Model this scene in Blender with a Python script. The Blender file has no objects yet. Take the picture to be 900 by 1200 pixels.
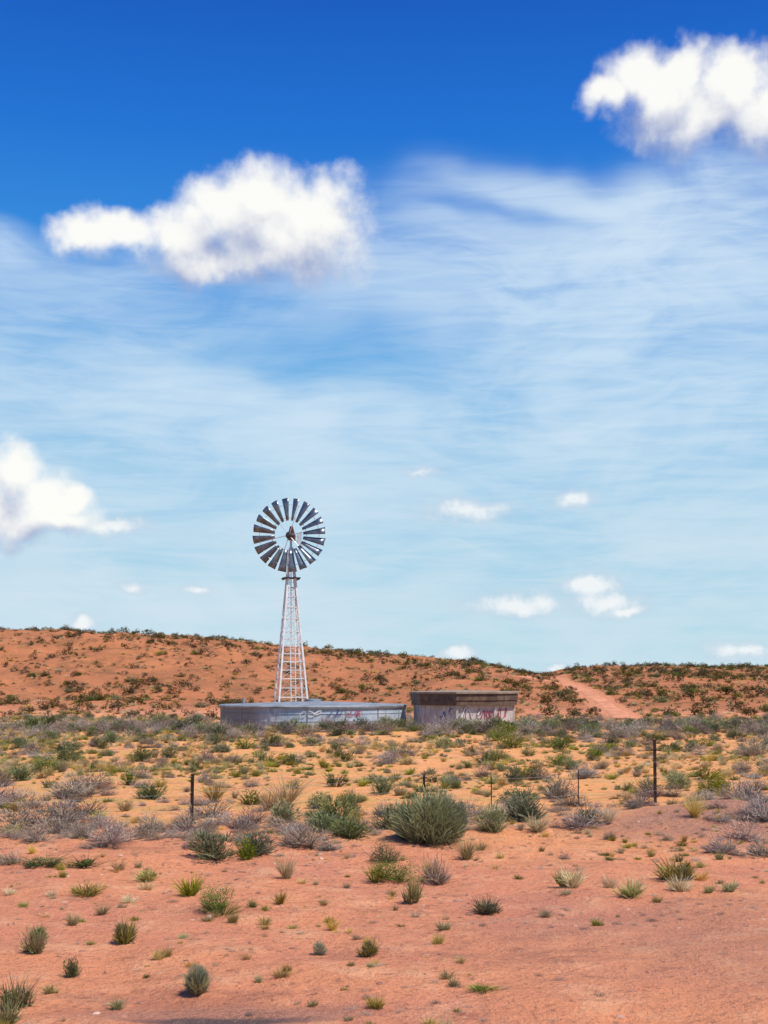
import bpy, math, numpy as np, bmesh
from mathutils import Vector, Matrix
rng = np.random.default_rng(7)
scene = bpy.context.scene
F = 1500.0; EYE = 2.8
def lin(r,g,b):
    f=lambda c: (c/255/12.92) if c/255<=0.04045 else ((c/255+0.055)/1.055)**2.4
    return (f(r),f(g),f(b),1.0)
def sm(a,b,x):
    t=np.clip((np.asarray(x,float)-a)/(b-a),0,1); return t*t*(3-2*t)
# ---------------------------------------------------------------- noise
def _h(i,j,s):
    n=(i.astype(np.int64)*374761393+j.astype(np.int64)*668265263+s*1442695041)&0xffffffff
    n=((n^(n>>13))*1274126177)&0xffffffff
    return ((n^(n>>16))&0xffff)/65535.0
def vnoise(x,y,s=0):
    x=np.asarray(x,float);y=np.asarray(y,float)
    i=np.floor(x);j=np.floor(y);fx=x-i;fy=y-j
    fx=fx*fx*(3-2*fx);fy=fy*fy*(3-2*fy)
    i=i.astype(np.int64);j=j.astype(np.int64)
    a=_h(i,j,s);b=_h(i+1,j,s);c=_h(i,j+1,s);d=_h(i+1,j+1,s)
    return (a*(1-fx)+b*fx)*(1-fy)+(c*(1-fx)+d*fx)*fy
def fbm(x,y,s=0,o=4):
    t=0;a=.5;n=0
    for k in range(o):
        t=t+a*vnoise(x*2**k+k*7.3,y*2**k+k*3.1,s+k);n+=a;a*=.5
    return t/n
# ---------------------------------------------------------------- terrain
RX=np.array([-2500,-900,-450,0,100,150,200,300,400,480,560,605,640,665,700,760,800,900,1250,1700,3400])
RY=np.array([ 745,  735, 748,741,741,743,746,753,765,771,778,790,793,787,780,782,783,783, 774, 785, 770])
RD=215.0
def terrain(x,y):
    x=np.asarray(x,float);y=np.asarray(y,float)
    zr=EYE+np.interp(x/RD*F+450,RX,(800-RY)/F*RD)
    base=0.34*(fbm(x/22,y/22,3)-.5)+0.28*(fbm(x/5,y/5,9)-.5)+0.13*(fbm(x/1.4,y/1.1,15,3)-.5)+0.035*(fbm(x/.4,y/.4,17,2)-.5)*(y<30)
    base=base+.20*np.exp(-((y-68.5-1.5*np.sin(x/9))/4.5)**2)*(.7+.6*fbm(x/6,y/9,41))
    near=1.0*(1-sm(2,8.5,y))
    bank=0.5*np.exp(-((x-7.0)/3.6)**2-((y-25.5)/2.4)**2)+.16*np.exp(-((y-22.2-.8*np.sin(x/2.5))/1.1)**2)*(x<3)
    h=sm(96,RD,y)
    back=1-sm(RD+5,430,y)
    rt=1-.75*sm(4,14,x)
    g=(5.0*(fbm(x/24,y/34,21)-.5)+2.4*(fbm(x/7,y/9,27)-.5))*rt
    hill=(zr*h+g*np.sin(np.clip(h,0,1)*math.pi)**.8*np.clip(zr/9,.35,1)+1.3*(fbm(x/4.5,y/9,29)-.5)*h)
    far=3.0*(fbm(x/160,y/160,33)-.6)*sm(300,600,y)
    return base+near+bank+hill*back+far-.6*sm(300,600,y)
def ground_at(px,py):
    u=(px-450)/F;v=(800-py)/F
    d=np.arange(6,230,.05)
    dz=terrain(u*d,d)-(EYE+v*d)
    k=np.argmax(dz>=0) if (dz>=0).any() else len(d)-1
    return u*d[k],d[k]
# ---------------------------------------------------------------- node helper
class NT:
    def __init__(s,nt): s.nt=nt;s.n=nt.nodes;s.l=nt.links
    def new(s,t,**kw):
        n=s.n.new(t)
        for k,v in kw.items(): setattr(n,k,v)
        return n
    def put(s,sock,v):
        if isinstance(v,bpy.types.NodeSocket): s.l.new(v,sock)
        elif v is not None: sock.default_value=v
    def m(s,op,a,b=None,c=None,clamp=False):
        n=s.new('ShaderNodeMath',operation=op,use_clamp=clamp)
        for i,v in enumerate((a,b,c)):
            if v is not None: s.put(n.inputs[i],v)
        return n.outputs[0]
    def vm(s,op,a,b=None,scale=None):
        n=s.new('ShaderNodeVectorMath',operation=op)
        s.put(n.inputs[0],a)
        if b is not None: s.put(n.inputs[1],b)
        if scale is not None: s.put(n.inputs['Scale'],scale)
        return n.outputs['Value'] if op in('LENGTH','DOT_PRODUCT') else n.outputs[0]
    def mix(s,f,a,b,bt='MIX'):
        n=s.new('ShaderNodeMix',data_type='RGBA',blend_type=bt)
        s.put(n.inputs[0],f);s.put(n.inputs[6],a);s.put(n.inputs[7],b)
        return n.outputs[2]
    def ss(s,v,a,b,lo=0.,hi=1.):
        n=s.new('ShaderNodeMapRange',interpolation_type='SMOOTHSTEP')
        s.put(n.inputs[0],v);n.inputs[1].default_value=a;n.inputs[2].default_value=b
        n.inputs[3].default_value=lo;n.inputs[4].default_value=hi
        return n.outputs[0]
    def noise(s,vec,scale,detail=4,rough=.55,dist=0,col=False,dim='3D'):
        n=s.new('ShaderNodeTexNoise');n.noise_dimensions=dim
        s.put(n.inputs['Vector'],vec);n.inputs['Scale'].default_value=scale
        n.inputs['Detail'].default_value=detail;n.inputs['Roughness'].default_value=rough
        n.inputs['Distortion'].default_value=dist
        return n.outputs[1] if col else n.outputs[0]
    def ramp(s,f,stops,interp='LINEAR'):
        n=s.new('ShaderNodeValToRGB');n.color_ramp.interpolation=interp
        e=n.color_ramp.elements
        while len(e)<len(stops): e.new(.5)
        for i,(p,c) in enumerate(stops): e[i].position=p;e[i].color=c
        s.put(n.inputs[0],f);return n.outputs[0]
def newmat(name,rough=.9,metal=0,spec=.3):
    m=bpy.data.materials.new(name);m.use_nodes=True
    t=NT(m.node_tree);b=t.n['Principled BSDF']
    b.inputs['Roughness'].default_value=rough;b.inputs['Metallic'].default_value=metal
    b.inputs['Specular IOR Level'].default_value=spec
    return m,t,b
def bump(t,b,h,dist,strength=1):
    n=t.new('ShaderNodeBump');n.inputs['Strength'].default_value=strength
    n.inputs['Distance'].default_value=dist;t.l.new(h,n.inputs['Height']);t.l.new(n.outputs[0],b.inputs['Normal'])
# ---------------------------------------------------------------- WORLD
w=bpy.data.worlds.new("World");scene.world=w;w.use_nodes=True
w.cycles.sampling_method='MANUAL';w.cycles.sample_map_resolution=256
T=NT(w.node_tree);T.n.clear()
SUN_EL=math.radians(58);sv=Vector((0.62,-0.50,0)).normalized()
SUN_AZ=math.atan2(sv.x,sv.y)
sky=T.new('ShaderNodeTexSky',sky_type='NISHITA');sky.sun_disc=False
sky.sun_elevation=SUN_EL;sky.sun_rotation=SUN_AZ%(2*math.pi);sky.altitude=1500;sky.dust_density=.3;sky.ozone_density=3
tc=T.new('ShaderNodeTexCoord');D=tc.outputs['Generated']
sp=T.new('ShaderNodeSeparateXYZ');T.l.new(D,sp.inputs[0])
X,Y,Z=sp.outputs
az=T.m('ARCTAN2',X,Y)
hyp=T.m('SQRT',T.m('ADD',T.m('MULTIPLY',X,X),T.m('MULTIPLY',Y,Y)))
el=T.m('ARCTAN2',Z,hyp)
cb=T.new('ShaderNodeCombineXYZ');T.l.new(az,cb.inputs[0]);T.l.new(el,cb.inputs[1]);P=cb.outputs[0]
def azel(px,py):
    u=(px-450)/F;v=(800-py)/F;a=math.atan(u);return a,math.atan(v*math.cos(a))
def lobe_group(name,lobes,warps,amp,nscale):
    g=bpy.data.node_groups.new(name,'ShaderNodeTree')
    g.interface.new_socket('P',in_out='INPUT',socket_type='NodeSocketVector')
    g.interface.new_socket('F',in_out='OUTPUT',socket_type='NodeSocketFloat')
    t=NT(g);gi=t.new('NodeGroupInput');go=t.new('NodeGroupOutput')
    p=gi.outputs[0];q=p
    for wa,ws in warps:
        nc=t.noise(p,ws,3,.6,0,True,'2D')
        q=t.vm('ADD',q,t.vm('SCALE',t.vm('SUBTRACT',nc,(.5,.5,.5)),scale=wa))
    q=t.vm('MULTIPLY',q,(1,1,0))
    cur=None
    for (x,y,rx,ry,*o) in lobes:
        a,e=azel(x,y)
        d=t.vm('LENGTH',t.vm('MULTIPLY',t.vm('SUBTRACT',q,(a,e,0)),(F/rx,F/ry,0)))
        f=t.m('SUBTRACT',o[0] if o else 1.0,d)
        if cur is None: cur=f
        else:
            n=t.new('ShaderNodeMath',operation='SMOOTH_MAX');t.put(n.inputs[0],cur);t.put(n.inputs[1],f);n.inputs[2].default_value=.35;cur=n.outputs[0]
    n=t.noise(p,nscale,6,.62,0,False,'2D')
    out=t.m('ADD',cur,t.m('MULTIPLY',t.m('SUBTRACT',n,.5),amp))
    t.l.new(out,go.inputs[0]);return g
def use(g,p):
    n=T.new('ShaderNodeGroup');n.node_tree=g;T.put(n.inputs[0],p);return n.outputs[0]
bigL=[(98,286,48,32),(140,280,48,28),(208,284,68,36),(262,254,50,40),(308,242,66,48),(372,258,66,56),(322,294,118,46),(240,308,84,26),
      (704,114,40,24),(750,88,56,36),(802,82,48,32),(866,100,70,42),(822,142,100,38),(905,130,64,48),(790,116,60,30),
      (12,558,48,44),(50,590,54,34),(-10,604,84,36),(86,584,28,20),(-60,560,60,50),(60,612,64,20)]
smallL=[(130,617,54,15,.95),(552,598,88,22,.8),(670,584,44,20,.85),(495,553,50,12,.65),(603,708,80,19),(688,685,44,17),(709,706,54,20),(730,716,30,12),
        (98,730,24,14),(537,768,28,13,.95),(868,762,64,17,.85),(652,782,24,8,.8),(155,688,42,10,.68),(235,693,40,10,.68)]
gb=lobe_group('cumulus_large',bigL,[(.034,9),(.024,26)],.8,27)
gs=lobe_group('cumulus_small',smallL,[(.012,34)],.9,60)
def fe(py): return azel(450,py)[1]
base=T.ramp(el,[(0.0,lin(168,218,230)),(fe(700),lin(150,208,232)),(fe(560),lin(122,192,232)),(fe(430),lin(90,171,231)),
      (fe(300),lin(52,142,226)),(fe(150),lin(27,115,214)),(fe(0),lin(17,93,196)),(.95,lin(12,60,150))])
base10=T.vm('SCALE',base,scale=10.0)
col=T.mix(.92,sky.outputs[0],base10)
wA=T.vm('SUBTRACT',T.noise(P,5,3,.5,0,True,'2D'),(.5,.5,.5))
P1=T.vm('MULTIPLY',T.vm('ADD',P,T.vm('SCALE',wA,scale=.09)),(1,1,0))
Ps=T.vm('MULTIPLY',P1,(1,2.6,0))
st=T.noise(Ps,6,6,.58,.5,False,'2D')
st2=T.noise(T.vm('MULTIPLY',P,(1,8,0)),12,5,.6,.4,False,'2D')
def ell(x,y,rx,ry,wt):
    a,e=azel(x,y)
    d=T.vm('LENGTH',T.vm('MULTIPLY',T.vm('SUBTRACT',P1,(a,e,0)),(F/rx,F/ry,0)))
    return T.m('MULTIPLY',T.ss(d,1.35,0.0),wt)
veil=T.ss(el,fe(330),fe(560),0,.72)
for e_ in [(740,290,400,100,.75),(690,208,190,34,.5),(870,225,200,60,.4),(640,345,360,90,.3),(60,385,200,70,.35),(15,290,60,36,.4),(150,340,300,50,.22),(820,420,300,120,.5),(240,480,340,40,.35),(180,695,320,22,.4),(700,650,300,18,.3),
           (370,420,150,60,-.12),(610,240,150,14,-.4)]:
    veil=T.m('ADD',veil,ell(*e_))
tex=T.m('ADD',T.m('MULTIPLY',T.ss(st,.25,.75),.85),T.m('MULTIPLY',T.ss(st2,.32,.72),.42))
va=T.m('MAXIMUM',T.m('MULTIPLY',veil,T.m('ADD',tex,.38)),0)
va=T.m('SUBTRACT',1.0,T.m('POWER',2.718,T.m('MULTIPLY',va,-1.5)))
vc=T.vm('SCALE',T.mix(T.ss(el,0.05,.28),lin(212,229,240),lin(212,232,247)),scale=10.0)
col=T.mix(va,col,vc)
fs=use(gs,P)
col=T.mix(T.m('MULTIPLY',T.ss(fs,-.2,.8),.82),col,T.vm('SCALE',T.mix(T.ss(fs,.1,.8),lin(198,212,228),lin(248,250,250)),scale=10.0))
fb=use(gb,P);fb2=use(gb,T.vm('ADD',P,(.006,.030,0)))
shb=T.ss(T.m('SUBTRACT',fb,fb2),-.80,.66)
col=T.mix(T.m('MULTIPLY',T.ss(fb,-.16,.62),.97),col,T.vm('SCALE',T.mix(shb,lin(158,172,208),lin(255,254,249)),scale=10.0))
bg=T.new('ShaderNodeBackground');T.put(bg.inputs[0],col);bg.inputs[1].default_value=.1
wo=T.new('ShaderNodeOutputWorld');T.l.new(bg.outputs[0],wo.inputs[0])
# sun
sd=bpy.data.lights.new('sun','SUN');sd.energy=5.0;sd.angle=math.radians(.5);sd.color=(1,.93,.81)
so=bpy.data.objects.new('sun',sd);scene.collection.objects.link(so)
pos=Vector((sv.x*math.cos(SUN_EL),sv.y*math.cos(SUN_EL),math.sin(SUN_EL)))
so.rotation_euler=pos.to_track_quat('Z','Y').to_euler();so.location=pos*60
# ---------------------------------------------------------------- camera
cd=bpy.data.cameras.new('camera');cam=bpy.data.objects.new('camera',cd);scene.collection.objects.link(cam);scene.camera=cam
cd.sensor_fit='VERTICAL';cd.sensor_height=24;cd.lens=24*F/1200;cd.shift_y=200/1200.0
cd.clip_end=9000;cam.location=(0,0,EYE);cam.rotation_euler=(math.radians(90),0,0)
scene.view_settings.view_transform='Standard';scene.view_settings.look='None'
# ---------------------------------------------------------------- mesh helpers
class MB:
    def __init__(s): s.v=[];s.f=[];s.n=0
    def add(s,v,f):
        s.v+= [tuple(p) for p in v]; s.f+=[tuple(i+s.n for i in q) for q in f]; s.n+=len(v)
    def beam(s,a,b,w,h=None):
        a=Vector(a);b=Vector(b);h=h or w;d=(b-a).normalized()
        up=Vector((0,0,1)) if abs(d.z)<.95 else Vector((0,1,0))
        x=d.cross(up).normalized()*w/2;y=d.cross(x).normalized()*h/2
        s.add([a-x-y,a+x-y,a+x+y,a-x+y,b-x-y,b+x-y,b+x+y,b-x+y],[(0,3,2,1),(4,5,6,7),(0,1,5,4),(1,2,6,5),(2,3,7,6),(3,0,4,7)])
    def tube(s,a,b,r,r2=None,n=8,cap=True):
        a=Vector(a);b=Vector(b);r2=r if r2 is None else r2;d=(b-a).normalized()
        up=Vector((0,0,1)) if abs(d.z)<.95 else Vector((0,1,0))
        x=d.cross(up).normalized();y=d.cross(x).normalized();v=[]
        for c,rr in((a,r),(b,r2)):
            for k in range(n):
                t=2*math.pi*k/n;v.append(c+x*math.cos(t)*rr+y*math.sin(t)*rr)
        f=[(k,(k+1)%n,n+(k+1)%n,n+k) for k in range(n)]
        if cap: f+=[tuple(range(n))[::-1],tuple(range(n,2*n))]
        s.add(v,f)
    def rev(s,prof,n=48,c=(0,0,0),rot=0):
        v=[];f=[]
        for r,z in prof:
            for k in range(n):
                t=2*math.pi*k/n+rot;v.append((c[0]+r*math.cos(t),c[1]+r*math.sin(t),c[2]+z))
        for j in range(len(prof)-1):
            for k in range(n): f.append((j*n+k,j*n+(k+1)%n,(j+1)*n+(k+1)%n,(j+1)*n+k))
        s.add(v,f)
    def build(s,name,mat,parent=None,smooth=False,loc=None):
        me=bpy.data.meshes.new(name);me.from_pydata(s.v,[],s.f);me.update()
        if smooth: me.polygons.foreach_set('use_smooth',[True]*len(me.polygons))
        me.materials.append(mat);o=bpy.data.objects.new(name,me);scene.collection.objects.link(o)
        if parent: o.parent=parent
        if loc: o.location=loc
        return o
def empty(name,loc,rz=0):
    e=bpy.data.objects.new(name,None);e.empty_display_size=.3;scene.collection.objects.link(e);e.location=loc;e.rotation_euler=(0,0,rz);return e
def fastmesh(name,co,fc,k=4,var=None):
    me=bpy.data.meshes.new(name);me.vertices.add(len(co));me.vertices.foreach_set('co',np.ascontiguousarray(co,dtype=np.float32).ravel())
    nf=len(fc);me.loops.add(nf*k);me.loops.foreach_set('vertex_index',fc.ravel().astype(np.int32))
    me.polygons.add(nf);me.polygons.foreach_set('loop_start',(np.arange(nf)*k).astype(np.int32))
    try: me.polygons.foreach_set('loop_total',np.full(nf,k,dtype=np.int32))
    except Exception: pass
    if var is not None:
        a=me.attributes.new('var','FLOAT','POINT');a.data.foreach_set('value',np.asarray(var,dtype=np.float32))
    me.update(calc_edges=True);return me
# ---------------------------------------------------------------- track lines over the hill
def path(pts):
    pts=np.array([ground_at(*p) for p in pts]);d=np.r_[0,np.cumsum(np.hypot(*np.diff(pts,axis=0).T))];n=int(d[-1]/.7)+2
    s=np.linspace(0,d[-1],n);cx=np.interp(s,d,pts[:,0]);cy=np.interp(s,d,pts[:,1])
    k=np.ones(15)/15;return np.stack([np.convolve(np.pad(cx,7,'edge'),k,'valid'),np.convolve(np.pad(cy,7,'edge'),k,'valid')],1)
tr1=path([(606,792),(636,796),(664,802),(690,812),(710,826),(734,844)]);tr2=path([(650,793),(662,798),(680,806),(704,820)]);tr3=path([(0,788),(30,806),(62,824),(80,836)])
tracks=np.concatenate([tr1,tr2])
# ---------------------------------------------------------------- ground
m_ground,t,b=newmat('red_desert_sand',.95,0,.12)
geo=t.new('ShaderNodeNewGeometry');Pw=geo.outputs['Position']
s3=t.new('ShaderNodeSeparateXYZ');t.l.new(Pw,s3.inputs[0]);gx,gy,gz=s3.outputs
gwob=t.vm('SUBTRACT',t.noise(Pw,.8,4,.6,0,True),(.5,.5,.5))
def gell(x,y,rx,ry,soft=.6):
    wob=t.vm('SCALE',gwob,scale=min(rx,ry)*1.4)
    d=t.vm('LENGTH',t.vm('MULTIPLY',t.vm('SUBTRACT',t.vm('ADD',Pw,wob),(x,y,0)),(1/rx,1/ry,0)))
    return t.ss(d,1.0+soft*.3,1.0-soft)
n1=t.noise(Pw,.18,5,.6);n2=t.noise(Pw,1.3,6,.65);n3=t.noise(Pw,14,6,.7);n4=t.noise(Pw,60,3,.7)
c=t.mix(t.ss(n1,.38,.62),(.80,.325,.165,1),(.70,.275,.165,1))
midf=t.m('MULTIPLY',t.ss(gy,18,30),t.ss(gy,112,90))
c=t.mix(t.m('MULTIPLY',midf,.85),c,(.90,.415,.155,1))
c=t.mix(t.ss(n2,.48,.70,0,.6),c,(.92,.49,.28,1))
n5=t.noise(t.vm('MULTIPLY',Pw,(.5,1.3,1)),.55,6,.7)
c=t.mix(t.m('MULTIPLY',t.m('MULTIPLY',midf,t.ss(gx,16,-4,.5,1)),t.ss(n5,.46,.62,0,.55)),c,(.54,.41,.11,1))
c=t.mix(t.ss(t.noise(Pw,3.2,7,.75),.53,.70,0,.70),c,(.32,.135,.08,1))
c=t.mix(t.ss(t.noise(t.vm('MULTIPLY',Pw,(.6,1.2,1)),.5,8,.75),.52,.64,0,.6),c,(.44,.18,.11,1))
hillf=t.ss(gy,98,125)
hc=t.mix(t.ss(t.noise(Pw,.07,6,.65),.35,.65),(.52,.200,.088,1),(.40,.155,.070,1))
hc=t.mix(t.ss(t.noise(Pw,.30,8,.8),.47,.62,0,.75),hc,(.21,.11,.046,1))
hc=t.mix(t.ss(t.noise(Pw,1.4,5,.8),.54,.7,0,.5),hc,(.70,.32,.165,1))
c=t.mix(hillf,c,hc)
grav=t.m('MAXIMUM',gell(7.4,24.3,4.6,2.4),t.m('MULTIPLY',gell(4.5,14.0,4.2,3.4),.45))
grav=t.m('MAXIMUM',grav,t.m('MULTIPLY',gell(-1.3,10.75,1.5,.32),.8))
gcol=t.mix(t.ss(n3,.4,.6),(.27,.13,.095,1),(.54,.28,.205,1))
c=t.mix(t.m('MULTIPLY',grav,.85),c,gcol)
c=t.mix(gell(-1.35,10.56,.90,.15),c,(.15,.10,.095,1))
c=t.mix(t.ss(n3,.53,.70,0,.68),c,(.24,.10,.07,1))
c=t.mix(t.ss(n3,.42,.28,0,.5),c,(.92,.60,.42,1))
vo=t.new('ShaderNodeTexVoronoi');vo.inputs['Scale'].default_value=22;t.l.new(Pw,vo.inputs['Vector'])
peb=t.ss(vo.outputs['Distance'],.24,.12)
pk=t.m('MULTIPLY',peb,t.ss(t.noise(Pw,4,2),.46,.58))
c=t.mix(t.m('MULTIPLY',pk,.7),c,t.mix(vo.outputs['Color'],(.20,.10,.08,1),(.75,.55,.47,1)))
ta=t.new('ShaderNodeAttribute',attribute_name='track').outputs['Fac']
tm=t.ss(t.m('ADD',ta,t.m('MULTIPLY',t.m('SUBTRACT',n2,.5),.9)),.25,.65)
c=t.mix(t.m('MULTIPLY',tm,.8),c,(.66,.285,.155,1))
t.put(b.inputs['Base Color'],c)
hgt=t.m('ADD',t.m('ADD',t.m('MULTIPLY',n2,1.0),t.m('MULTIPLY',n3,.38)),t.m('ADD',t.m('MULTIPLY',n4,.08),t.m('MULTIPLY',pk,.1)))
bump(t,b,hgt,.20,.9)
rows=np.concatenate([np.linspace(-40,5,20,endpoint=False),5*np.exp(np.linspace(0,math.log(300/5),680)),300*np.exp(np.linspace(0,math.log(20),60))[1:]])
tt=np.linspace(-1,1,701);ss_=np.sign(tt)*(0.35*np.abs(tt)+.65*np.abs(tt)**3)
Yg=np.repeat(rows[:,None],len(ss_),1);Xg=ss_[None,:]*(45+1.15*np.maximum(Yg,0))
Zg=terrain(Xg,Yg);nr,nc_=Xg.shape
co=np.stack([Xg,Yg,Zg],-1).reshape(-1,3)
ii=(np.arange(nr-1)[:,None]*nc_+np.arange(nc_-1)[None,:]).reshape(-1)
me=fastmesh('desert_ground',co,np.stack([ii,ii+1,ii+nc_+1,ii+nc_],1));me.polygons.foreach_set('use_smooth',[True]*len(me.polygons));me.materials.append(m_ground)
trk=np.zeros(len(co));msk=np.where((co[:,1]>85)&(co[:,1]<235)&(abs(co[:,0])<90))[0]
for arr,wd,amt in((tr1,1.9,1),(tr2,1.7,.75),(tr3,1.5,.32)):
    dd=np.full(len(msk),99.)
    for p in arr[::2]: dd=np.minimum(dd,np.hypot(co[msk,0]-p[0],co[msk,1]-p[1]))
    trk[msk]=np.maximum(trk[msk],amt*(1-sm(wd*.5,wd*1.4,dd)))
a=me.attributes.new('track','FLOAT','POINT');a.data.foreach_set('value',trk.astype(np.float32))
scene.collection.objects.link(bpy.data.objects.new('desert_ground',me))
m_road,t,b=newmat('dirt_road_sand',.95,0,.12)
tcx=t.new('ShaderNodeNewGeometry').outputs['Position'];nn=t.noise(tcx,.8,6,.75)
t.put(b.inputs['Base Color'],t.mix(t.ss(nn,.35,.65),(.50,.21,.12,1),(.72,.33,.19,1)));bump(t,b,nn,.2,.5)
V=[];M_=7;cx,cy=tr1[:,0],tr1[:,1];n=len(cx)
tx=np.gradient(cx);ty=np.gradient(cy);L=np.hypot(tx,ty)+1e-9;nx=-ty/L;ny=tx/L;sA=np.arange(n)*.7
for j in range(M_):
    f=j/(M_-1)-.5;o=f*1.9*(.65+.8*vnoise(sA/2.5,sA*0+3+(f>0)*9,5))
    x=cx+nx*o;y=cy+ny*o;V.append(np.stack([x,y,terrain(x,y)+(.08 if abs(f)<.45 else -.1)],1))
V=np.stack(V,1).reshape(-1,3);i=(np.arange(n-1)[:,None]*M_+np.arange(M_-1)[None,:]).reshape(-1)
me=fastmesh('dirt_road',V,np.stack([i,i+M_,i+M_+1,i+1],1));me.materials.append(m_road);me.polygons.foreach_set('use_smooth',[True]*len(me.polygons))
scene.collection.objects.link(bpy.data.objects.new('dirt_road',me))
# ---------------------------------------------------------------- plants
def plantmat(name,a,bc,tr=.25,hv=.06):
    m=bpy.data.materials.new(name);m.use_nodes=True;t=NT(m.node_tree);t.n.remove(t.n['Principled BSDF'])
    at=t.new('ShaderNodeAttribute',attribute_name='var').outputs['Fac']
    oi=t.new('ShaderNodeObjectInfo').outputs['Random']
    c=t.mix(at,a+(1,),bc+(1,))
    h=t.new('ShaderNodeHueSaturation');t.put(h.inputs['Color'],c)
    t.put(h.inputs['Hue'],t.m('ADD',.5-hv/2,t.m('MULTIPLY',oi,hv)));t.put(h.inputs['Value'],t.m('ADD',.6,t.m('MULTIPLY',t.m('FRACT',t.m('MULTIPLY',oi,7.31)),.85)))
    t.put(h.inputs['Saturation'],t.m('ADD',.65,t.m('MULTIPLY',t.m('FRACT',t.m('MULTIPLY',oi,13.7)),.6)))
    c=h.outputs[0];df=t.new('ShaderNodeBsdfDiffuse');t.put(df.inputs[0],c)
    tl=t.new('ShaderNodeBsdfTranslucent');t.put(tl.inputs[0],c);mx=t.new('ShaderNodeMixShader');mx.inputs[0].default_value=tr
    t.l.new(df.outputs[0],mx.inputs[1]);t.l.new(tl.outputs[0],mx.inputs[2]);t.l.new(mx.outputs[0],t.n['Material Output'].inputs[0]);return m
def unit(v): return v/(np.linalg.norm(v,axis=-1,keepdims=True)+1e-9)
def blades(r,n,spread,wid,base_r=.12,curve=.25,lmin=.55,off=(0,0,0),sc=1.0):
    a=r.uniform(0,2*np.pi,n);tilt=spread*np.sqrt(r.uniform(0,1,n));L=r.uniform(lmin,1,n)*sc
    d=np.stack([np.cos(a)*np.sin(tilt),np.sin(a)*np.sin(tilt),np.cos(tilt)],1)
    ba=a+r.normal(0,.5,n);br=base_r*np.sqrt(r.uniform(0,1,n));p0=np.stack([np.cos(ba)*br,np.sin(ba)*br,-.03+0*a],1)+np.array(off)
    d=unit(d+r.normal(0,.14,(n,3)))
    side=unit(np.cross(d,unit(r.normal(0,1,(n,3)))))
    bend=np.stack([np.cos(a),np.sin(a),-.5*np.ones(n)],1)*(curve*sc*r.uniform(0,1,n)*np.sin(tilt+.25))[:,None]
    p1=p0+d*(L*.55)[:,None]+bend*.25+r.normal(0,.025,(n,3))*sc;p2=p0+d*L[:,None]+bend+r.normal(0,.04,(n,3))*sc
    w0=(wid*r.uniform(.6,1.2,n))[:,None]
    V=np.stack([p0-side*w0*.4,p0+side*w0*.4,p1+side*w0*.5,p1-side*w0*.5,p2+side*w0*.12,p2-side*w0*.12],1)
    b=np.arange(n)*6;Fc=np.concatenate([np.stack([b,b+1,b+2,b+3],1),np.stack([b+3,b+2,b+4,b+5],1)])
    var=np.repeat(r.uniform(0,1,n),6)*.7;var[4::6]+=.3;var[5::6]+=.3;var[0::6]*=.3;var[1::6]*=.3  # blade feet darkened, tips lifted: base shade carried in the colour
    return V.reshape(-1,3),Fc,var
def leaves(r,n,size,lump=6,hmul=1.0,ext=.36):
    cs=[]
    for k in range(lump):
        a=r.uniform(0,2*np.pi);q=np.sqrt(r.uniform(0,1))*ext
        cs.append((np.cos(a)*q,np.sin(a)*q,r.uniform(.2,.68)*(1-q*.8)*hmul,r.uniform(.12,.27)))
    cs=np.array(cs);k=r.integers(0,lump,n)
    dv=unit(r.normal(0,1,(n,3)));rad=cs[k,3]*r.uniform(.3,1.12,n)**.6
    p=cs[k,:3]+dv*rad[:,None]*np.array([1,1,1.1]);p[:,2]=np.abs(p[:,2])
    nrm=unit(dv+r.normal(0,.8,(n,3)));u=unit(np.cross(nrm,r.normal(0,1,(n,3))));v=np.cross(nrm,u)
    s=(size*r.uniform(.5,1.3,n))[:,None]
    V=np.stack([p-u*s,p-v*s*.5,p+u*s,p+v*s*.5],1);b=np.arange(n)*4
    var=np.clip(np.repeat(.35*r.uniform(0,1,n)+.65*np.clip(p[:,2],0,1),4),0,1)  # low leaves darker: shrub shade painted through the colour mix
    return V.reshape(-1,3),np.stack([b,b+1,b+2,b+3],1),var
def sprigs(r,n,L,wid,lump,ext=.34,lo=.1):
    cs=[]
    for k in range(lump):
        a=r.uniform(0,2*np.pi);q=np.sqrt(r.uniform(0,1))*ext if k else 0
        cs.append((np.cos(a)*q,np.sin(a)*q,r.uniform(.25,.62)*(1-q*1.0),r.uniform(.15,.30)))
    cs=np.array(cs);k=r.integers(0,lump,n);dv=unit(r.normal(0,1,(n,3)));rad=cs[k,3]*r.uniform(.35,1.05,n)**.5
    p0=cs[k,:3]+dv*rad[:,None];p0[:,2]=np.abs(p0[:,2])*1.0
    d=unit(dv*.8+np.stack([p0[:,0],p0[:,1],0*rad],1)*1.2+np.array([0,0,1.0])+r.normal(0,.3,(n,3)))
    l=(L*r.uniform(.4,1.3,n))[:,None];side=unit(np.cross(d,r.normal(0,1,(n,3))));w_=(wid*r.uniform(.6,1.3,n))[:,None]
    p1=p0+d*l
    V=np.stack([p0-side*w_*.5,p0+side*w_*.5,p1+side*w_*.25,p1-side*w_*.25],1);b=np.arange(n)*4
    v0=.30*r.uniform(0,1,n)+.55*np.clip(p0[:,2],0,1);var=np.stack([v0*.7,v0*.7,v0+.15,v0+.15],1).ravel()  # sprigs darken towards the ground: painted shade at the bush base
    return V.reshape(-1,3),np.stack([b,b+1,b+2,b+3],1),np.clip(var,0,1)
def merge(*parts):
    V=[];Fc=[];va=[];n=0
    for v,f,a in parts: V.append(v);Fc.append(f+n);va.append(a);n+=len(v)
    return np.concatenate(V),np.concatenate(Fc),np.concatenate(va)
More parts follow.
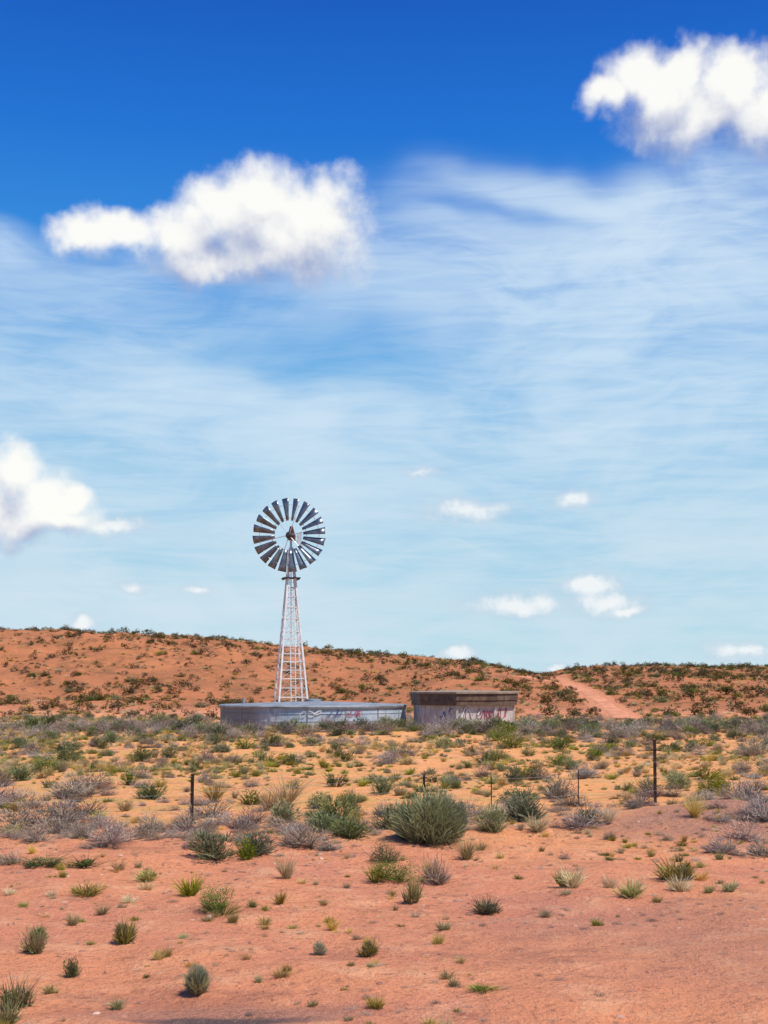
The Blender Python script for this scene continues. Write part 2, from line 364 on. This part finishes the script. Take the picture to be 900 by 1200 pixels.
def norm_(d):
    v,f,a=d;v=v.copy();rr=np.hypot(v[:,0],v[:,1]);v[:,:2]*=.5/np.percentile(rr,96);v[:,2]/=np.percentile(v[:,2],98);return v,f,a
def clumps(r,k,n,spread,wid,base_r,curve,lmin,ext=.3,smin=.4,smax=.85):
    ps=[]
    for i in range(k):
        a=r.uniform(0,6.28);q=ext*math.sqrt(r.uniform(0,1)) if i else 0
        s=r.uniform(smin,smax)*(1-q*.7)
        ps.append(blades(r,int(n/k),spread,wid,base_r,curve,lmin,(math.cos(a)*q,math.sin(a)*q,r.uniform(0,.12)*(i>0)),s))
    return merge(*ps)
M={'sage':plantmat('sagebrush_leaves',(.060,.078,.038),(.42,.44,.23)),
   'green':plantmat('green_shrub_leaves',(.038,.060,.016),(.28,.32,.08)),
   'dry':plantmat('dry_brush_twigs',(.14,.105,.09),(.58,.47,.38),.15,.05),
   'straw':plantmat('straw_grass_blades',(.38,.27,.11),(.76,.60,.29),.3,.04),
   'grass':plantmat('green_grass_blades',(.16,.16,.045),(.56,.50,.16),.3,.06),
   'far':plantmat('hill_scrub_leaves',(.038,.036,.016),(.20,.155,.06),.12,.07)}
SRC={}
def mk(kind,i,data):
    data=norm_(data);me=fastmesh(f'{kind}_plant_mesh_{i}',data[0],data[1],4,data[2]);me.materials.append(M[kind]);SRC.setdefault(kind,[]).append(me)
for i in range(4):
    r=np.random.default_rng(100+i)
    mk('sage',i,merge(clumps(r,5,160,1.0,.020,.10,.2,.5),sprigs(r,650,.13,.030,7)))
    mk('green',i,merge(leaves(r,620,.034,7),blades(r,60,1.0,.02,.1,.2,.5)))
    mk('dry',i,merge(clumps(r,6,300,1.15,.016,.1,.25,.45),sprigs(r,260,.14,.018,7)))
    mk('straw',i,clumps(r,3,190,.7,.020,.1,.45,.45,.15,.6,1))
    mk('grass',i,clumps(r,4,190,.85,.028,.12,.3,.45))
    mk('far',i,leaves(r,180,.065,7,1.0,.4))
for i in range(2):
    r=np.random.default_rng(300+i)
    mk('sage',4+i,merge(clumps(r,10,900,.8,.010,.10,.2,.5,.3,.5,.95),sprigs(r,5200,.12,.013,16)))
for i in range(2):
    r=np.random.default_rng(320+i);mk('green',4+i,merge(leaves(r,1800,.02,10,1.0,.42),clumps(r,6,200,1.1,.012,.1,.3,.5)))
NM={'sage':'sagebrush','green':'green_shrub','dry':'dry_brush','straw':'straw_grass','grass':'grass_tuft','far':'hill_shrub'}
def place(kind,px,py,wp,hp,var=None):
    x,y=ground_at(px,py);i=var if var is not None else rng.integers(0,4)
    o=bpy.data.objects.new(NM[kind],SRC[kind][i]);scene.collection.objects.link(o)
    o.location=(x,y,float(terrain(x,y))-.01);k=y/F
    o.scale=(wp*k,wp*k,hp*k*.94);o.rotation_euler=(0,0,rng.uniform(0,6.28))
for a in [('sage',506,986,80,58,4),('sage',484,984,44,40,5),('sage',528,982,38,44,5),('green',450,1012,38,28,4),('green',462,1032,52,28,5),('green',440,1034,26,24,1),
  ('green',590,876,44,30,4),('green',582,892,26,18,1),('green',568,896,26,16,2),('green',552,886,22,14,3),('green',840,930,44,28,4),('green',828,914,30,18,2),('green',697,890,24,16,1),('green',706,884,20,12,0),
  ('green',620,886,20,14,2),('green',792,918,24,14,1),('grass',411,952,28,28,1),('sage',411,952,22,24,1),('green',250,1068,48,34,5),('grass',222,1050,40,24,2),('green',262,1072,34,18,2),('grass',329,1060,20,18,0),
  ('grass',146,1106,34,34,1),('sage',146,1106,26,26,2),('sage',232,1166,28,34,5),('grass',232,1166,38,30,2),('sage',375,1120,18,18,1),('grass',432,1122,30,26,3),('sage',432,1122,20,20,0),('sage',40,1118,32,34,2),('straw',44,1118,34,34,1),
  ('sage',85,1145,22,24,3),('grass',570,1071,44,22,1),('sage',572,1071,30,14,2),('grass',790,1032,54,26,2),('sage',800,1032,30,18,1),('straw',672,1040,40,26,2),('grass',740,1052,44,22,0),('grass',482,1060,28,36,3),('straw',335,1030,36,34,0),
  ('grass',20,1180,50,34,2),('sage',12,1186,30,24,0),('grass',8,1202,44,34,1),('straw',330,1146,36,14,3),('grass',440,1182,30,18,2),('grass',565,1162,46,9,0),('dry',510,1036,40,34,1),('straw',548,1008,30,30,2),
  ('dry',655,936,48,28,1),('dry',628,914,34,18,2),('dry',85,934,80,24,0),('dry',20,978,70,34,3),('dry',72,964,60,30,1),('dry',135,988,60,26,2),('dry',175,975,50,24,0),('dry',350,992,60,26,1),('sage',250,1008,60,34,2),('sage',298,1002,50,28,3),('green',288,1008,26,28,2),
  ('straw',335,944,62,36,0),('straw',250,940,40,28,1),('straw',315,950,40,30,3),('green',152,920,24,18,1),('green',342,896,26,14,2),('sage',410,982,50,24,1),('sage',380,976,60,24,0),('dry',555,958,36,22,2),('sage',575,975,40,32,1),('straw',590,962,34,26,0),
  ('straw',815,958,34,30,1),('dry',884,886,44,22,1),('green',925,900,50,30,4),('straw',630,975,40,22,2),('sage',690,965,40,16,2),('grass',172,1034,34,18,0),('grass',100,1050,50,18,1),('straw',85,1085,24,18,2),('dry',10,1012,40,14,1),('green',50,1015,60,12,2),('green',100,1016,50,12,0),
  ('green',172,1032,26,14,1),('dry',110,925,50,22,2),('green',345,925,20,14,3),('straw',505,1030,30,24,1),('green',405,892,26,14,0),('green',460,885,22,14,1),('straw',120,1072,26,16,0),('grass',60,1165,22,14,3),('grass',520,1090,24,12,2),('straw',640,1075,26,12,1),('grass',700,1085,20,10,1),('grass',855,1045,26,14,2),
  ('dry',870,985,60,26,3),('dry',845,1000,50,22,1),('dry',895,1004,50,26,0)]:
    place(*a)
def near_any(x,y,arr,rad):
    out=np.zeros(len(x),bool)
    for a in arr: out|=np.hypot(x-a[0],y-a[1])<rad
    return out
TANK=(-4.43,80.0,5.75);STORE=(4.86,78.0,3.1);MILL=(-6.54,90.0)
def blocked(x,y):
    return (np.hypot(x-TANK[0],y-TANK[1])<TANK[2]+.35)|(np.hypot(x-STORE[0],y-STORE[1])<STORE[2]+.5)|(np.hypot(x-MILL[0],y-MILL[1])<1.9)|near_any(x,y,tracks[::3],1.8)
def scatter(name,kind,pts,w,h,seed):
    r=np.random.default_rng(seed);x,y=pts
    ok=~blocked(x,y);x=x[ok];y=y[ok];w=w[ok];h=h[ok];n=len(x);z=terrain(x,y)-.02
    me=bpy.data.meshes.new(name);me.vertices.add(n);me.vertices.foreach_set('co',np.stack([x,y,z],1).astype(np.float32).ravel())
    for nm,val in (('rot',np.stack([r.normal(0,.08,n),r.normal(0,.08,n),r.uniform(0,6.28,n)],1)),('scl',np.stack([w,w*r.uniform(.75,1.3,n),h],1))):
        a=me.attributes.new(nm,'FLOAT_VECTOR','POINT');a.data.foreach_set('vector',val.astype(np.float32).ravel())
    a=me.attributes.new('idx','INT','POINT');a.data.foreach_set('value',r.integers(0,4,n).astype(np.int32))
    coll=bpy.data.collections.new(name+'_sources')
    for i in range(4):
        mm=SRC[kind][i];o=bpy.data.objects.new(f'{NM.get(kind,kind)}_source_{i}',mm);coll.objects.link(o)
    ng=bpy.data.node_groups.new(name+'_instancer','GeometryNodeTree')
    ng.interface.new_socket('Geometry',in_out='INPUT',socket_type='NodeSocketGeometry');ng.interface.new_socket('Geometry',in_out='OUTPUT',socket_type='NodeSocketGeometry')
    gi=ng.nodes.new('NodeGroupInput');gout=ng.nodes.new('NodeGroupOutput');ip=ng.nodes.new('GeometryNodeInstanceOnPoints')
    ci=ng.nodes.new('GeometryNodeCollectionInfo');ci.inputs['Collection'].default_value=coll;ci.inputs['Separate Children'].default_value=True;ci.inputs['Reset Children'].default_value=True
    def na(nm,ty):
        q=ng.nodes.new('GeometryNodeInputNamedAttribute');q.data_type=ty;q.inputs['Name'].default_value=nm
        return [s for s in q.outputs if s.enabled and s.name=='Attribute'][0]
    L=ng.links.new
    L(gi.outputs[0],ip.inputs['Points']);L(ci.outputs[0],ip.inputs['Instance']);ip.inputs['Pick Instance'].default_value=True
    L(na('idx','INT'),ip.inputs['Instance Index']);L(na('rot','FLOAT_VECTOR'),ip.inputs['Rotation']);L(na('scl','FLOAT_VECTOR'),ip.inputs['Scale'])
    L(ip.outputs[0],gout.inputs[0])
    o=bpy.data.objects.new(name,me);scene.collection.objects.link(o);md=o.modifiers.new('instances','NODES');md.node_group=ng
    print(name,n);return o
def cand(n,y0,y1,seed,spread=.48,pad=5):
    r=np.random.default_rng(seed);y=np.sqrt(r.uniform(y0**2,y1**2,n))
    x=r.uniform(-1,1,n)*(spread*y+pad);return x,y,r
def sel(x,y,p,r): k=r.uniform(0,1,len(x))<p;return x[k],y[k]
def sz_(r,n,a,b,pw=1.8): return a+(b-a)*r.uniform(0,1,n)**pw
x,y,r=cand(30000,17,100,11);p=(.06+sm(.46,.63,fbm(x/4,y/7,51)))*(.12+.88*sm(22,34,y))*np.where(x/y<.05,1,.55);x,y=sel(x,y,p*.72,r);n=len(x)
w_=sz_(r,n,.14,.5,2.2);scatter('green_grass_patches','grass',(x,y),w_,w_*r.uniform(.3,.6,n),1)
x,y,r=cand(26000,15,100,12);p=(.08+sm(.45,.66,fbm(x/3.5,y/6,61)))*(.16+.84*sm(21,33,y));x,y=sel(x,y,p*.9,r);n=len(x)
w_=sz_(r,n,.13,.55,2.0);scatter('straw_grass_patches','straw',(x,y),w_,w_*r.uniform(.35,.75,n),2)
x,y,r=cand(2000,8,23,13,.45,3);p=(.05+sm(.46,.62,fbm(x/1.6,y/1.6,71)))*np.where((x>.8)&(y<19),.10,1);x,y=sel(x,y,p,r);n=len(x)
w_=sz_(r,n,.03,.20,3.0);scatter('small_grass_tufts','grass',(x,y),w_,w_*r.uniform(.35,.8,n),3)
x,y,r=cand(2600,8,25,14,.45,3);p=(.06+sm(.45,.62,fbm(x/1.6,y/1.6,81)))*np.where((x>.8)&(y<19),.12,1);x,y=sel(x,y,p,r);n=len(x)
w_=sz_(r,n,.03,.22,3.0);scatter('small_straw_tufts','straw',(x,y),w_,w_*r.uniform(.4,.9,n),4)
x,y,r=cand(6000,8,24,24,.45,3);p=(.10+.7*sm(.45,.65,fbm(x/1.5,y/1.5,83)));x,y=sel(x,y,p,r);n=len(x)
scatter('ground_litter_twigs','dry',(x,y),r.uniform(.04,.18,n),r.uniform(.01,.05,n),44)
x,y,r=cand(8000,21,98,15);p=.03+sm(.50,.68,fbm(x/5,y/5,91))*.8+.35*sm(57,64,y)+.65*np.exp(-((y-24)/2.4)**2)*(x<1);x,y=sel(x,y,p*.62,r);n=len(x)
w_=sz_(r,n,.22,1.05);scatter('dry_brush_patches','dry',(x,y),w_,w_*r.uniform(.3,.55,n),5)
x,y,r=cand(5200,19.5,30,16);p=1.3*np.exp(-((x-8.5)/2.5)**2-((y-25)/1.8)**2)+.8*np.exp(-((y-22.8)/2.0)**2)*(x<-.5)+.10;x,y=sel(x,y,p*.6,r);n=len(x)
w_=sz_(r,n,.10,.5);scatter('twiggy_ground_cover','dry',(x,y),w_,w_*r.uniform(.3,.5,n),6)
x,y,r=cand(3600,24,98,17);p=.10+.6*sm(.50,.68,fbm(x/6,y/6,95))+.2*sm(56,64,y);x,y=sel(x,y,p*.45,r);n=len(x)
w_=sz_(r,n,.25,1.05);scatter('sagebrush_patches','sage',(x,y),w_,w_*r.uniform(.4,.65,n),7)
x,y,r=cand(3000,27,100,18);p=.08+.5*sm(.5,.7,fbm(x/8,y/8,99))+.2*(x/y>.08);x,y=sel(x,y,p*.45,r);n=len(x)
w_=sz_(r,n,.25,1.05);scatter('green_shrub_patches','green',(x,y),w_,w_*r.uniform(.38,.6,n),8)
x,y,r=cand(520,65,73,28);n=len(x);k=n//3;w_=sz_(r,n,.4,1.55,1.3)
scatter('tank_side_sagebrush','sage',(x[:k],y[:k]),w_[:k],w_[:k]*r.uniform(.4,.6,k),28)
scatter('tank_side_dry_brush','dry',(x[k:],y[k:]),w_[k:],w_[k:]*r.uniform(.38,.55,n-k),29)
def hillp(seed,N):
    r=np.random.default_rng(seed);x=r.uniform(-170,170,N);y=r.uniform(94,232,N)
    cl=fbm(x/6,y/12,111);cl2=fbm(x/30,y/30,117)
    p=.24+.55*sm(.46,.62,cl)*sm(.25,.55,cl2)+.4*sm(10,25,x)*sm(.42,.6,cl);return r,x,y,p
r,x,y,p=hillp(19,36000);x,y=sel(x,y,p*.6,r);n=len(x);w_=sz_(r,n,.4,1.8,2.2);scatter('hillside_scrub','far',(x,y),w_,w_*r.uniform(.36,.56,n),9)
r,x,y,p=hillp(39,30000);x,y=sel(x,y,p*.5,r);n=len(x);scatter('hillside_dry_grass','straw',(x,y),r.uniform(.3,1.1,n),r.uniform(.15,.38,n),92)
r,x,y,p=hillp(49,16000);x,y=sel(x,y,p*.25,r);n=len(x);w_=sz_(r,n,.35,1.4);scatter('hillside_sagebrush','green',(x,y),w_,w_*.45,93)
# stones
m_st,t,b=newmat('sandstone_pebble',.9,0,.2)
oi=t.new('ShaderNodeObjectInfo').outputs['Random'];t.put(b.inputs['Base Color'],t.ramp(oi,[(0,(.24,.12,.09,1)),(.5,(.42,.21,.15,1)),(.9,(.5,.30,.22,1)),(1,(.66,.54,.46,1))]))
for i in range(4):
    bm=bmesh.new();bmesh.ops.create_icosphere(bm,subdivisions=2,radius=.5);rr=np.random.default_rng(500+i)
    ax=[Vector(unit(rr.normal(0,1,3))) for _ in range(7)];k=rr.uniform(.25,.42,7)
    for v in bm.verts:
        for a_,kk in zip(ax,k):
            dd=v.co.dot(a_)
            if dd>kk: v.co-=a_*(dd-kk)
    me=bpy.data.meshes.new('stone_mesh');bm.to_mesh(me);bm.free();me.materials.append(m_st);SRC.setdefault('stone',[]).append(me)
x,y,r=cand(9000,7.5,30,20,.45,3);p=.25+.75*sm(.45,.65,fbm(x/1.5,y/1.5,131));x,y=sel(x,y,p,r);n=len(x);s=.012+.065*r.uniform(0,1,n)**4
scatter('scattered_stones','stone',(x,y),s*1.4,s,10)
# ---------------------------------------------------------------- metals & paints
def simple(name,col,rough,metal,var=.25,scale=3,col2=None,bmp=0):
    m,t,b=newmat(name,rough,metal,.4);tc=t.new('ShaderNodeTexCoord').outputs['Object']
    n=t.noise(tc,scale,6,.65);c2=col2 or tuple(c*(1-var) for c in col)
    t.put(b.inputs['Base Color'],t.mix(t.ss(n,.35,.65),col+(1,),c2+(1,)))
    if bmp: bump(t,b,n,bmp,.6)
    return m
m_galv=simple('galvanized_steel',(.58,.62,.66),.45,.35,.3,2)
m_blade=simple('galvanized_blade_steel',(.20,.24,.30),.36,.7,.45,2.5)
m_dark=simple('dark_iron',(.06,.05,.05),.6,.4,.3,6)
m_rust=simple('red_gearbox_paint',(.13,.03,.03),.6,.1,.4,6)
m_wht=simple('white_tower_paint',(.76,.77,.79),.5,0,.2,4)
# ---------------------------------------------------------------- windmill
gz_=float(terrain(*MILL));mill=empty('farm_windmill',(MILL[0],MILL[1],gz_),math.radians(14))
def lv(z): return z-gz_
HUB=lv(13.1);PLT=lv(10.15);TOP=lv(12.3)
def half(z): return max(.09,(1.26-.098*z))/1.12
legs=MB();br=MB();rods=MB();C=[(-1,-1),(1,-1),(1,1),(-1,1)]
def cp(i,z): h=half(z);return (C[i%4][0]*h,C[i%4][1]*h,z)
for i in range(4): legs.beam(cp(i,-.3),cp(i,TOP),.12)
zs=[.35,1.7,3.0,4.2,5.3,6.3,7.2,8.0,8.75,9.4]
for k,z in enumerate(zs):
    for i in range(4):
        br.beam(cp(i,z),cp(i+1,z),.06)
        if k+1<len(zs):
            rods.tube(cp(i,z),cp(i+1,zs[k+1]),.014,n=5);rods.tube(cp(i+1,z),cp(i,zs[k+1]),.014,n=5)
for z in (1.0,2.35,3.6,4.75,5.8):
    for i in (0,2): br.beam(cp(i,z),cp(i+1,z),.045)
legs.build('tower_legs',m_wht,mill);br.build('cross_girts',m_wht,mill);rods.build('brace_rods',m_galv,mill)
ld=MB()
for z in np.arange(.5,PLT,.33):
    h=half(z)+.02;ld.beam((-.17,-h,z),(.17,-h,z),.03)
for s in(-1,1): ld.beam((s*.17,-half(.3)-.03,.3),(s*.17,-half(PLT)-.03,PLT+.3),.045)
ld.build('ladder',m_wht,mill)
pl=MB();
for k in range(6): pl.beam((-.6,-.52+k*.21,PLT),(.6,-.52+k*.21,PLT),.17,.05)
pl.beam((-.5,-.6,PLT-.08),(-.5,.6,PLT-.08),.08);pl.beam((.5,-.6,PLT-.08),(.5,.6,PLT-.08),.08)
pl.build('work_platform',m_dark,mill)
pp=MB();pp.tube((0,0,-.2),(0,0,HUB-.3),.035);pp.tube((0,0,TOP-.3),(0,0,HUB),.10,.08,10);pp.build('pump_rod_and_mast',m_galv,mill)
head=empty('wheel_head',(0,0,HUB));head.parent=mill;head.rotation_euler=(0,0,math.radians(-14-8))
gbx=MB();gbx.tube((0,-.50,0),(0,.45,0),.20,.24,12);gbx.beam((0,-.2,-.05),(0,.55,-.05),.42,.42);gbx.tube((0,.15,.15),(0,.15,.72),.26,.10,12);gbx.build('gearbox',m_rust,head)
hb=MB();hb.tube((0,-.74,0),(0,-.50,0),.22,.28,14);hb.tube((0,-.80,0),(0,-.74,0),.12,.2,14)
hb.build('hub',m_dark,head)
N=20;R0=1.02;R1=2.58;bl=MB();sp_=MB()
for k in range(N):
    a=2*math.pi*(k+.35)/N+rng.normal(0,.006);rad=Vector((math.cos(a),0,math.sin(a)));tan=Vector((-math.sin(a),0,math.cos(a)));fw=Vector((0,-1,0))
    nv=6;vv=[];jit=rng.normal(0,.06)
    for j in range(5):
        q=j/4;r_=R0+(R1-R0)*q;wd=.26+.33*q;pit=math.radians(38-12*q)+jit
        for i in range(nv):
            s=i/(nv-1)-.5;cam_=.16*wd*(1-4*s*s)
            vv.append(rad*r_+(tan*math.cos(pit)-fw*math.sin(pit))*(s*wd)+(fw*math.cos(pit)+tan*math.sin(pit))*cam_+Vector((0,-.62,0)))
    ff=[(j*nv+i,j*nv+i+1,(j+1)*nv+i+1,(j+1)*nv+i) for j in range(4) for i in range(nv-1)]
    bl.add(vv,ff)
bo=bl.build('sail_blades',m_blade,head,True);so_=bo.modifiers.new('thick','SOLIDIFY');so_.thickness=.012
for rr_ in (1.22,2.12):
    n=60
    for k in range(n):
        a=2*math.pi*k/n;a2=2*math.pi*(k+1)/n
        sp_.tube((math.cos(a)*rr_,-.60,math.sin(a)*rr_),(math.cos(a2)*rr_,-.60,math.sin(a2)*rr_),.016,n=5,cap=False)
for k in range(6):
    a=2*math.pi*k/6+.2
    for yy,da in((-.72,-.05),(-.52,.05)):
        sp_.tube((math.cos(a+da)*.16,yy,math.sin(a+da)*.16),(math.cos(a)*2.12,-.61,math.sin(a)*2.12),.015,n=5)
sp_.build('wheel_rims_and_spokes',m_galv,head)
tl=MB();tl.beam((0,.4,.05),(0,2.5,.25),.06);tl.beam((0,.4,-.15),(0,2.5,-.1),.05)
tl.add([(-.01,2.1,-.35),(-.01,3.7,-.62),(-.01,3.7,.78),(-.01,2.1,.42),(.01,2.1,-.35),(.01,3.7,-.62),(.01,3.7,.78),(.01,2.1,.42)],[(0,1,2,3),(7,6,5,4),(0,4,5,1),(1,5,6,2),(2,6,7,3),(3,7,4,0)])
tl.build('tail_vane',m_galv,head)
# ---------------------------------------------------------------- water tank
m_tank,t,b=newmat('pale_blue_tank_paint_left_shade',.6,.0,.35)
tcx=t.new('ShaderNodeTexCoord').outputs['Object']
n=t.noise(tcx,1.2,6,.7);nv_=t.noise(t.vm('MULTIPLY',tcx,(3,3,.35)),2,5,.7)
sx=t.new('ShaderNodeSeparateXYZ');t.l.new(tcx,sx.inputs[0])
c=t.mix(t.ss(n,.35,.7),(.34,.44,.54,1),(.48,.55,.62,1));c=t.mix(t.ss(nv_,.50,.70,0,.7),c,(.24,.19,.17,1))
c=t.mix(t.ss(sx.outputs[0],-2.0,-3.6,0,.85),c,(.15,.15,.16,1))  # left end of the wall in shade, painted into the colour
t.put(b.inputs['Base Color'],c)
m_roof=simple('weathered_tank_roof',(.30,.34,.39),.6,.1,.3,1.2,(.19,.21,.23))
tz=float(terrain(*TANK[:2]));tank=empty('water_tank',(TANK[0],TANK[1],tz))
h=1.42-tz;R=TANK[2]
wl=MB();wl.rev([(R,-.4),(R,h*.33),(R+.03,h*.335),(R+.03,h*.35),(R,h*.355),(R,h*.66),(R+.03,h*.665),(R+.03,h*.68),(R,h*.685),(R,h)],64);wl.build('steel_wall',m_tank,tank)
rf=MB();rf.rev([(R-.01,h-.12),(R+.10,h-.12),(R+.12,h-.02),(R+.06,h+.03),(R*.5,h+.14),(.5,h+.22),(.5,h+.34),(.45,h+.36),(0.01,h+.38)],64);rf.build('shallow_cone_roof',m_roof,tank)
sm_=MB()
for k in range(16):
    a=2*math.pi*k/16;sm_.beam((math.cos(a)*(R+.02),math.sin(a)*(R+.02),-.3),(math.cos(a)*(R+.02),math.sin(a)*(R+.02),h-.13),.06,.05)
sm_.tube((-R*.72,-R*.3,h+.03),(-R*.72,-R*.3,h+.42),.08,n=10);sm_.build('wall_seams_and_vent',m_roof,tank)
def graffiti(parent,surf,strokes,mat,name,w=.07):
    g=MB()
    for st in strokes:
        for (a,b_),(c_,d_) in zip(st[:-1],st[1:]):
            g.beam(surf(a,b_),surf(c_,d_),.012,w)
    return g.build(name,mat,parent)
def scrawl(r,u0,u1,z0,z1,n):
    out=[]
    for k in range(n):
        cx=u0+(u1-u0)*(k+.5)/n+r.normal(0,.06);w=(u1-u0)/n*r.uniform(.6,1.1);ph=r.uniform(0,6);ts=np.linspace(0,r.uniform(2.5,6.5),14)
        fx=r.uniform(.7,1.3);fz=r.uniform(.8,1.9);zc=(z0+z1)/2+r.normal(0,.06);hz=(z1-z0)*r.uniform(.35,.6)
        out.append([(cx+w*.5*math.cos(q*fx+ph),zc+hz*math.sin(q*fz+ph)) for q in ts])
    return out
m_gr=simple('red_spray_paint',(.46,.05,.13),.6,0,.2,4);m_gb=simple('blue_spray_paint',(.04,.07,.28),.6,0,.2,4);m_gw=simple('white_spray_paint',(.78,.78,.80),.6,0,.1,4)
r=np.random.default_rng(5)
def ts_(u,z):
    a=-math.pi/2+u/R;return Vector((math.cos(a)*(R+.05),math.sin(a)*(R+.05),z))
graffiti(tank,ts_,scrawl(r,1.2,2.0,h*.58,h*.82,3),m_gb,'blue_graffiti',.05);graffiti(tank,ts_,scrawl(r,2.3,3.2,h*.58,h*.78,4),m_gr,'red_graffiti',.045)
graffiti(tank,ts_,scrawl(r,-.6,.8,h*.58,h*.8,3),m_gw,'white_graffiti',.04)
# ---------------------------------------------------------------- concrete storage tank with dark roof
m_con,t,b=newmat('weathered_concrete_wall',.85,0,.2)
tcx=t.new('ShaderNodeTexCoord').outputs['Object'];n=t.noise(tcx,1.5,7,.7);nv_=t.noise(t.vm('MULTIPLY',tcx,(3,3,.4)),1.6,5,.7)
c=t.mix(t.ss(n,.35,.65),(.56,.53,.52,1),(.40,.37,.35,1));c=t.mix(t.ss(nv_,.52,.70,0,.7),c,(.16,.11,.09,1));t.put(b.inputs['Base Color'],c);bump(t,b,n,.03,.5)
m_fas=simple('dark_brown_roof_metal',(.085,.052,.042),.7,.1,.4,3,(.17,.11,.075))
m_rt=simple('tan_roof_top',(.34,.26,.19),.8,0,.3,3)
sz=float(terrain(*STORE[:2]));st=empty('concrete_storage_tank',(STORE[0],STORE[1],sz));R2=STORE[2]/math.cos(math.pi/8)*.93;h2=2.10-sz;ro=math.radians(34)
g=MB();g.rev([(R2-.12,-.4),(R2-.12,h2-.6),(R2-.02,h2-.6),(R2-.02,h2-.4)],8,rot=ro);g.build('wall',m_con,st)
g=MB();g.rev([(R2-.3,h2-.64),(R2+.12,h2-.64),(R2+.12,h2-.34),(R2+.17,h2-.34),(R2+.17,h2+.05)],8,rot=ro);g.build('roof_fascia',m_fas,st)
g=MB();g.rev([(R2-.3,h2+.04),(R2+.26,h2+.053),(R2+.26,h2+.15),(R2+.1,h2+.18),(.01,h2+.26)],8,rot=ro);g.build('roof_slab',m_rt,st)
g=MB()
for k in range(8):
    a=ro+2*math.pi*k/8;g.beam((math.cos(a)*(R2-.10),math.sin(a)*(R2-.10),-.3),(math.cos(a)*(R2-.10),math.sin(a)*(R2-.10),h2-.61),.14)
g.build('corner_ribs',m_con,st)
vs=[Vector((math.cos(ro+2*math.pi*k/8)*(R2-.12),math.sin(ro+2*math.pi*k/8)*(R2-.12),0)) for k in range(8)]
def flat(u,z):
    best=None
    for k in range(8):
        a,b_=vs[k],vs[(k+1)%8]
        if (a.y+b_.y)<0 and min(a.x,b_.x)<=u<=max(a.x,b_.x) and abs(a.x-b_.x)>.01:
            f=(u-a.x)/(b_.x-a.x);q=a.lerp(b_,f)+Vector((a.x+b_.x,a.y+b_.y,0)).normalized()*.03
            if best is None or q.y<best.y: best=q
    if best is None: best=Vector((u,-R2,0))
    return Vector((best.x,best.y,z))
graffiti(st,flat,scrawl(r,.9,2.6,h2-1.35,h2-.85,7),m_gr,'red_graffiti',.06);graffiti(st,flat,scrawl(r,-.4,.9,h2-1.35,h2-.85,4),m_gw,'white_graffiti',.06);graffiti(st,flat,scrawl(r,-1.5,-.6,h2-1.3,h2-.9,2),m_gb,'blue_graffiti',.05)
# ---------------------------------------------------------------- wire fence
fence=empty('wire_fence',(0,0,0))
P_=[(-60,985,70,.035),(224,966,59,.04),(497,938,31,.035),(576,948,38,.015),(678,946,44,.015),(768,941,74,.045),(1010,948,80,.04)]
tops=[]
m_post=simple('rusty_steel_post',(.045,.03,.028),.7,.3,.4,8)
g=MB();gw=MB()
for (px,py,hp,rw) in P_:
    x,y=ground_at(px,py);z=float(terrain(x,y));hm=hp*y/F
    lx=rng.normal(0,.02)
    g.beam((x,y,z-.3),(x+lx,y,z+hm),rw*1.6,rw*.5);g.beam((x,y+rw*.6,z-.3),(x+lx,y+rw*.6,z+hm),rw*.5,rw*1.2)
    if rw>.03:
        for q in (.35,.6,.85): g.beam((x-.03,y-.02,z+hm*q),(x+.03,y-.02,z+hm*q),.02)
    tops.append((x,y,z,hm))
g.build('fence_posts',m_post,fence)
for a,b_ in zip(tops[:-1],tops[1:]):
    for lvl in (.3,.62,.94):
        n=10;pr=None
        for k in range(n+1):
            f=k/n;za=a[2]+min(lvl*1.05,a[3]*.95 if lvl>.9 else lvl);zb=b_[2]+min(lvl*1.05,b_[3]*.95 if lvl>.9 else lvl)
            p=(a[0]+(b_[0]-a[0])*f,a[1]+(b_[1]-a[1])*f-.03,za+(zb-za)*f-.10*4*f*(1-f)*.6)
            if pr: gw.tube(pr,p,.0014,n=4,cap=False)
            pr=p
gw.build('fence_wires',m_galv,fence)
print('done')
